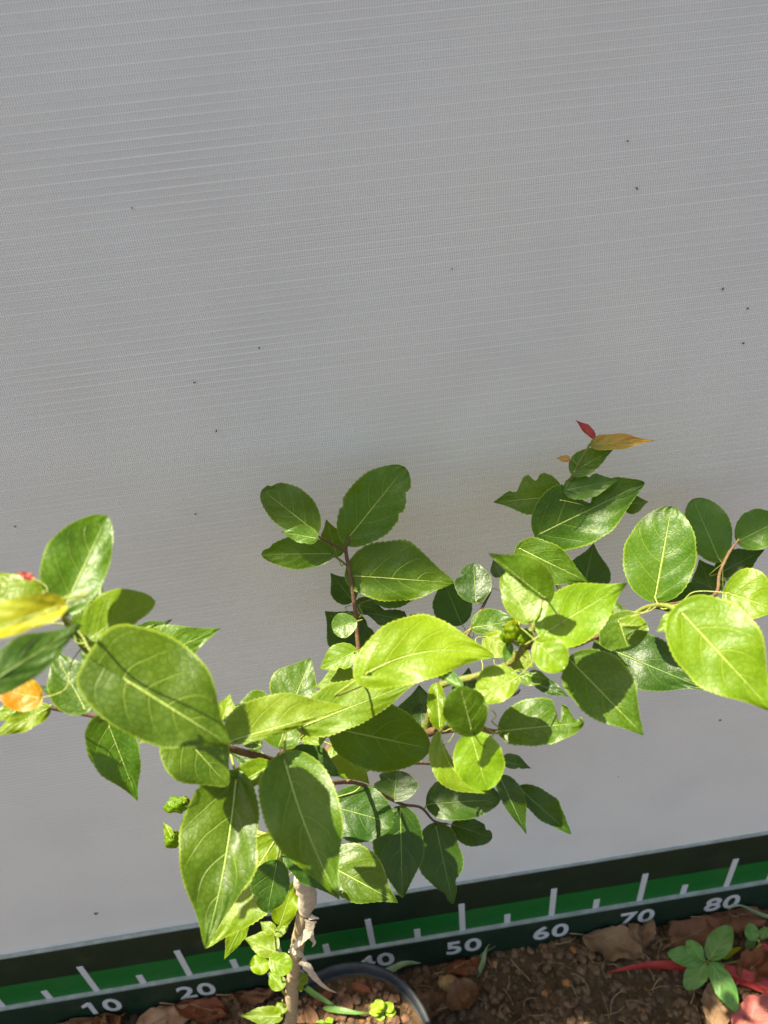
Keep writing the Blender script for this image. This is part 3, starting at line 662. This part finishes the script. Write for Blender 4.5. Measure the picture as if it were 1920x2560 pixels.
# ---- leaves crumpled by galls
def gall(px, py, yw, sx, sz, seed, horn=None):
    c = at_y(px, py, yw); s = (c-CAM).dot(FW)/FPX; V, F = [], []; nu_, nv = 40, 26
    for i in range(nv+1):
        th = math.pi*i/nv
        for k in range(nu_):
            ph = 2*math.pi*k/nu_; d = Vector((math.sin(th)*math.cos(ph), math.sin(th)*math.sin(ph), math.cos(th)))
            r = 1 + .42*noise.noise(d*1.7 + Vector((seed, 0, 0))) + .26*abs(noise.noise(d*3.6 + Vector((0, seed, 0)))) + .08*noise.noise(d*8 + Vector((0, 0, seed)))
            V.append(c + Vector((d.x*sx*s*r, d.y*min(sx, sz)*s*r*.8, d.z*sz*s*r)))
    for i in range(nv):
        for k in range(nu_): F.append((i*nu_+k, (i+1)*nu_+k, (i+1)*nu_+(k+1) % nu_, i*nu_+(k+1) % nu_))
    o = mk('galled_leaf', V, F, LM['y'], plant, c, uvs=[(.5, .25)]*len(V)); o['label'] = 'pale green leaf crumpled into a lump by galls'
    Q = min(SAMP, key=lambda p: (p-c).length); pts, rr = spline([c, c.lerp(Q, .5) + Vector((0, 0, -.003)), Q], [.0007, .0007, .0009], 5)
    mk('petiole', *tube(pts, rr, 7), MB_PET, o, c)
gall(1283,1580,-.182,22,26,1.3); gall(1312,1594,-.184,20,20,4.1); gall(1268,1590,-.176,14,22,7.7)
gall(442,2014,-.135,26,20,2.2); gall(460,2004,-.134,14,13,6.2)
gall(432,2098,-.135,20,25,9.4)
leaf((430,2094),(408,2054),11,10,-.137,'y',f=.5,pet=False)
leaf((1300,1560),(1255,1568),10,12,-.178,'o',wave=.1,pet=False)
# dried flower stalk
P = [at_y(a, b, -.185) for a, b in ((1262,1740),(1280,1738),(1292,1730),(1298,1723))]
pts, rr = spline(P, [.0004, .0005, .0008, .0006], 5); mk('dried_bud', *tube(pts, rr, 6, True, .5), simple('black_dried_bud', rgb(.012,.01,.009), .7), plant, pts[0])

# ================================================================ GROUND LITTER AND WEEDS
def gpt(x, y, dz=0.0): 
    p = at_z(x, y, GZ); return Vector((p.x, min(p.y, -.012), GZ + soil_h(p.x, p.y) + dz))
def dry(px, py, L, Wd, ang, colr, lab, curl=.5, lift=.006, seed=0, tilt=0.0, dz=.0):
    """a curled fallen leaf, L x Wd metres, lying on the soil"""
    c = gpt(px, py); V, UV, F = [], [], []; nu_, ns = 22, 5; rnd = random.Random(seed+17)
    for i in range(nu_+1):
        u = i/nu_; wf = max(.02, (u**.5)*((1-u)**.7)/.52)
        for j in range(-ns, ns+1):
            s = j/ns; lx_ = (u-.5)*L; ly_ = s*Wd*.5*wf*(1 + .30*noise.noise(Vector((u*5, s, seed))) + .14*noise.noise(Vector((u*15, s*2, seed))))
            h = lift + curl*abs(s)**1.6*Wd*.5*wf + .35*curl*L*(u-.5)**2 + .010*noise.noise(Vector((u*3.5, s*1.8, seed))) + .003*noise.noise(Vector((u*11, s*5, seed))) + tilt*lx_
            x = c.x + lx_*math.cos(ang) - ly_*math.sin(ang); y = c.y + lx_*math.sin(ang) + ly_*math.cos(ang)
            V.append(Vector((x, min(y, -.0115), max(c.z, GZ) + h + dz))); UV.append((u, .5+.5*s))
    m = 2*ns+1
    zmin = min(v.z - (GZ + soil_h(v.x, v.y)) for v in V)
    for v in V: v.z -= zmin + .0015 - dz
    for i in range(nu_):
        for j in range(m-1): F.append((i*m+j, (i+1)*m+j, (i+1)*m+j+1, i*m+j+1))
    o = empty('fallen_leaf', c); bl = mk('blade', V, F, colr, o, c, uvs=UV)
    cp = [V[i*m+ns] + Vector((0, 0, .0003)) for i in range(nu_)]
    d0 = (cp[0]-cp[2]).normalized(); cp = [cp[0] + d0*.018 + Vector((0, 0, -.001)), cp[0] + d0*.008] + cp
    mk('midrib', *tube(cp, [.0007*(1-.7*k/len(cp)) for k in range(len(cp))], 5), M_STRAW, o, c)
    tag(o, lab, 'fallen leaf', 'dry leaves fallen on the soil')
DL = [leaf_mat('dry_leaf_tan', rgb(.18,.105,.060), rgb(.24,.150,.09), rgb(.36,.25,.16), rgb(.18,.10,.05), rgb(.26,.14,.07), .7, .15, .3),
      leaf_mat('dry_leaf_brown', rgb(.135,.065,.034), rgb(.18,.092,.05), rgb(.24,.14,.08), rgb(.09,.04,.02), rgb(.17,.07,.03), .7, .12, .3),
      leaf_mat('dry_leaf_russet', rgb(.120,.038,.017), rgb(.16,.062,.026), rgb(.30,.14,.06), rgb(.12,.04,.02), rgb(.24,.07,.02), .65, .12, .2),
      leaf_mat('dry_leaf_pink', rgb(.26,.06,.058), rgb(.31,.10,.09), rgb(.50,.26,.22), rgb(.30,.06,.06), rgb(.42,.10,.08), .55, .2, .1)]
dry(1525,2374,.066,.050,-.5,DL[0],'pale tan curled dry leaf below the number 70',.35,seed=1,dz=.004)
dry(1598,2345,.040,.034,1.2,DL[0],'small tan dry leaf leaning on the pale tan one',.7,seed=2,dz=.006)
dry(1745,2334,.080,.046,.25,DL[1],'dull brown dry leaf under the number 80',.5,seed=3,dz=.004)
dry(1830,2300,.070,.050,-.3,DL[1],'wide brown dry leaf against the ruler beyond the number 80',.4,seed=31)
dry(1878,2430,.050,.034,.5,DL[2],'russet curled dry leaf beside the red blade',.8,seed=4,dz=.004)
dry(1790,2515,.052,.036,.9,DL[0],'tan shrivelled leaf below the green weed',.8,seed=5)
dry(1890,2553,.070,.036,.25,DL[3],'pink fading leaf lying below the red blade',.4,seed=6,dz=.006)
dry(1170,2402,.058,.032,.3,DL[2],'orange brown dry leaf below the number 50',.5,seed=7)
dry(1160,2505,.040,.034,.35,DL[1],'dark brown leaf rolled into an arch beside the pot',1.1,seed=8,dz=.004)
dry(1075,2520,.046,.030,.4,DL[1],'brown leaf scrap between the pot and the rolled leaf',.6,seed=9)
dry(292,2552,.052,.040,1.1,DL[2],'orange brown upright leaf below the number 10',.8,seed=10,dz=.008)
dry(420,2556,.070,.044,.2,DL[0],'broad tan dry leaf below the number 20',.35,seed=11,dz=.004)
dry(510,2530,.065,.036,-.4,DL[2],'russet dry leaf between the tan leaf and the pot',.4,seed=12,dz=.006)
dry(215,2568,.060,.044,-.2,DL[1],'brown dry leaf at the left foot of the ruler',.5,seed=13)
dry(550,2480,.055,.032,.5,DL[1],'brown dry leaf tucked under the ruler behind the pot',.5,seed=14)
dry(640,2470,.050,.034,-.2,DL[1],'dark brown dry leaf wedged between ruler and pot',.5,seed=15)
# leaf bits lying in the pot
for i, (px, py, L, Wd, an) in enumerate([(810,2500,.020,.011,.3),(870,2515,.018,.012,1.6),(905,2475,.020,.010,-.5),(780,2545,.022,.012,2.1)]):
    p = at_z(px, py, SZ); V, F, UV = [], [], []
    for a in range(9):
        for b in range(-3, 4):
            u = a/8; s = b/3; wf = (max(u, .01)**.5)*((1-u)**.6)/.55 + .02; lx_ = (u-.5)*L; ly_ = s*Wd*.5*wf
            V.append(Vector((p.x + lx_*math.cos(an)-ly_*math.sin(an), p.y + lx_*math.sin(an)+ly_*math.cos(an), SZ + .003 + .3*abs(s)*Wd*.5 + .003*noise.noise(Vector((u*3, s, i)))))); UV.append((u, .5+.5*s))
    for a in range(8):
        for b in range(6): F.append((a*7+b, (a+1)*7+b, (a+1)*7+b+1, a*7+b+1))
    o = mk('leaf_scrap', V, F, DL[1] if i % 2 else DL[2], None, p, uvs=UV)
    tag(o, ['russet leaf scrap on the pot soil beside the trunk', 'brown leaf scrap on the pot soil near the bright seedling', 'russet leaf scrap on the pot soil by the far rim', 'brown leaf scrap on the pot soil in front of the trunk'][i], 'leaf scrap', 'leaf scraps in the pot')
# pebble
def pebble(px, py, r, lab, mat, seed):
    c = gpt(px, py); V, F = [], []; n1, n2 = 24, 14
    for i in range(n2+1):
        th = math.pi*i/n2
        for k in range(n1):
            ph = 2*math.pi*k/n1; d = Vector((math.sin(th)*math.cos(ph), math.sin(th)*math.sin(ph), math.cos(th)))
            q = 1 + .22*noise.noise(d*1.4 + Vector((seed, 0, 0))) + .06*noise.noise(d*5)
            V.append(c + Vector((d.x*r*1.15*q, d.y*r*q, d.z*r*.72*q + r*.35)))
    for i in range(n2):
        for k in range(n1): F.append((i*n1+k, (i+1)*n1+k, (i+1)*n1+(k+1) % n1, i*n1+(k+1) % n1))
    o = mk('pebble', V, F, mat, None, c); tag(o, lab, 'pebble', 'pebbles in the soil')
M_PB = simple('ochre_stone', rgb(.34,.215,.09), .8, 90, .4, .4); M_PB2 = simple('orange_stone', rgb(.30,.13,.04), .85, 90, .4, .4)
pebble(1118,2454,.0098,'rounded ochre pebble on the soil right of the pot',M_PB,1)
pebble(1432,2382,.0040,'small orange pebble below the number 60',M_PB2,2)
pebble(1415,2463,.0045,'small orange pebble on open soil left of the red blade',M_PB2,3)
pebble(1362,2480,.0042,'small orange pebble midway between rolled leaf and red blade',M_PB2,4)
pebble(1235,2410,.0036,'tiny orange pebble right of the upright grass blade',M_PB2,5)
# blades of grass and red leaves
M_GRASS = simple('grass_green', rgb(.095,.19,.035), .5, 90, .3, .2); M_GRASSP = simple('grass_grey_green', rgb(.13,.19,.085), .5, 90, .3, .2)
M_REDB = leaf_mat('red_blade', rgb(.34,.035,.045), rgb(.42,.065,.07), rgb(.52,.16,.15), rgb(.36,.06,.05), rgb(.42,.05,.05), .45, .2)
def blade(name, pts, wd, mat, lab, cat, group, taper=.8, fold=.25):
    P, rr = spline(pts, [1]*len(pts), 7); V, F, UV = [], [], []; n = len(P)
    for i, p in enumerate(P):
        q = i/(n-1); t = (P[min(i+1, n-1)]-P[max(i-1, 0)]).normalized(); x = t.cross(Vector((0, 0, 1)))
        x = (x if x.length > .05 else Vector((1, 0, 0))).normalized(); up = x.cross(t).normalized()
        wf = max(.04, min(1, q*5+.25)*(1-max(0, q-.35)/.65*taper)); 
        for j in (-1, -.5, 0, .5, 1): V.append(p + x*j*wd*.5*wf + up*abs(j)*fold*wd*.5*wf); UV.append((q*.9, .5+.5*j))
    for i in range(n-1):
        for j in range(4): F.append((i*5+j, (i+1)*5+j, (i+1)*5+j+1, i*5+j+1))
    o = mk(name, V, F, mat, None, P[0], uvs=UV); tag(o, lab, cat, group); return o
blade('red_leaf_blade', [gpt(1960,2500,.010), gpt(1850,2462,.014), gpt(1740,2438,.017), gpt(1620,2428,.014), gpt(1517,2442,.006)], .017, M_REDB, 'long narrow red leaf lying on the soil under the green weed', 'leaf blade', None, .95)
blade('red_leaf_blade', [gpt(1990,2420,.006), gpt(1935,2395,.012), gpt(1900,2378,.014), gpt(1885,2368,.010)], .014, M_REDB, 'short red leaf end beside the small weed sprig', 'leaf blade', None, .9)
blade('grass_blade', [gpt(1960,2312,.012), gpt(1900,2308,.020), gpt(1840,2292,.022), gpt(1798,2270,.020)], .0046, M_GRASSP, 'pale thin grass blade arching below the number 80', 'grass blade', 'single grass blades on the soil', .9)
blade('grass_blade', [gpt(960,2442,.008), gpt(985,2430,.016), gpt(1020,2412,.020), gpt(1050,2400,.018)], .0085, M_GRASSP, 'broad grey green grass blade just behind the pot rim', 'grass blade', 'single grass blades on the soil', .9)
blade('grass_blade', [gpt(1192,2440,.000), gpt(1206,2420,.012), gpt(1216,2395,.024), gpt(1222,2372,.034)], .0052, M_GRASSP, 'upright grey green grass blade under the number 50', 'grass blade', 'single grass blades on the soil', .9)
blade('grass_blade', [gpt(1196,2385,.004), gpt(1207,2375,.014), gpt(1230,2355,.028)], .0036, M_GRASSP, 'thin grass blade at the ruler foot between 50 and 60', 'grass blade', 'single grass blades on the soil', .9)
SP = lambda x, y, dz: at_z(x, y, SZ+dz)
blade('grass_blade', [SP(745,2455,.004), SP(790,2488,.012), SP(825,2508,.012), SP(840,2516,.006)], .0052, M_GRASS, 'green grass blade in the pot leaning away from the trunk', 'grass blade', 'grass blades in the pot', .9)
blade('grass_blade', [SP(808,2520,.004), SP(850,2526,.011), SP(890,2532,.011), SP(922,2532,.006)], .0056, M_GRASS, 'green grass blade lying flat in the pot beside the seedling', 'grass blade', 'grass blades in the pot', .9)
# broad-leaved weeds: seedling > stem, leaf (> midrib)
LM['w'] = leaf_mat('weed_leaf', rgb(.085,.20,.045), rgb(.115,.235,.055), rgb(.20,.32,.10), rgb(.16,.28,.06), rgb(.18,.36,.05), veinamt=.25)
LM['s'] = leaf_mat('seedling_leaf', rgb(.20,.33,.022), rgb(.25,.38,.03), rgb(.38,.48,.10), rgb(.40,.50,.08), rgb(.34,.50,.03), veinamt=.3)
def weed(name, c, yy, lab, group, leaves, stem, mat='w'):
    base = stem[0]; o = empty(name, base); tag(o, lab, 'weed', group)
    pts, rr = spline(stem, [.0011]*len(stem), 6); mk('stem', *tube(pts, rr, 7), MB_PET, o, base)
    for (b, t, wl, wr, yb) in leaves:
        hk = min(pts, key=lambda p: (p-at_y(b[0], b[1], yb)).length)
        leaf(b, t, wl, wr, yb, mat, par=o, hook=hk, teeth=.3, a=.5, e=.55, f=.1, n=(0, 0, .5), wall=-.011)
yw = at_z(1768, 2403, -.02).y
weed('weed_seedling', None, 0, 'bright green weed with five oval leaves beside the red blade', None,
     [((1776,2395),(1826,2314),33,32,yw),((1758,2400),(1668,2382),24,26,yw),((1752,2394),(1716,2352),18,20,yw),((1762,2412),(1714,2474),28,30,yw-.004),((1782,2412),(1842,2530),28,26,yw-.004),((1790,2408),(1806,2432),14,14,yw-.002)],
     [gpt(1775,2440,-.004), at_y(1770,2420,yw+.002), at_y(1768,2403,yw)])
yw2 = at_z(1890, 2350, -.035).y
weed('weed_seedling', None, 0, 'small grey green weed sprig on a curved stalk beyond the bright weed', None,
     [((1886,2350),(1872,2308),18,17,yw2),((1884,2368),(1866,2350),14,13,yw2),((1905,2345),(1918,2318),14,13,yw2)],
     [gpt(1808,2412,.004), gpt(1850,2405,.012), gpt(1890,2380,.02), at_y(1900,2362,yw2), at_y(1896,2350,yw2)])
y3 = at_z(955, 2525, SZ+.012).y
weed('pot_seedling', None, 0, 'tiny bright yellow green seedling sprouting on the pot soil', None,
     [((955,2524),(925,2512),13,12,y3),((957,2520),(938,2500),12,12,y3),((962,2526),(982,2508),15,14,y3),((964,2530),(990,2528),14,14,y3),((958,2534),(940,2548),13,13,y3),((966,2536),(978,2556),13,13,y3),((950,2530),(922,2530),11,11,y3)],
     [at_z(958, 2540, SZ-.003), at_z(957, 2532, SZ+.004), at_y(958, 2527, y3)], 's')
y4 = at_z(815, 2556, SZ+.008).y
weed('pot_seedling', None, 0, 'tiny green seedling at the pot soil in front of the trunk', None,
     [((812,2560),(790,2556),10,9,y4),((816,2558),(832,2546),10,9,y4)], [at_z(814, 2570, SZ-.003), at_y(814, 2560, y4)], 's')
blade('yellow_leaf', [gpt(1795,2402,.012), gpt(1815,2395,.015), gpt(1850,2375,.014)], .010, LM['l'], 'small yellow leaf lying beside the bright green weed', 'fallen leaf', None, .9)
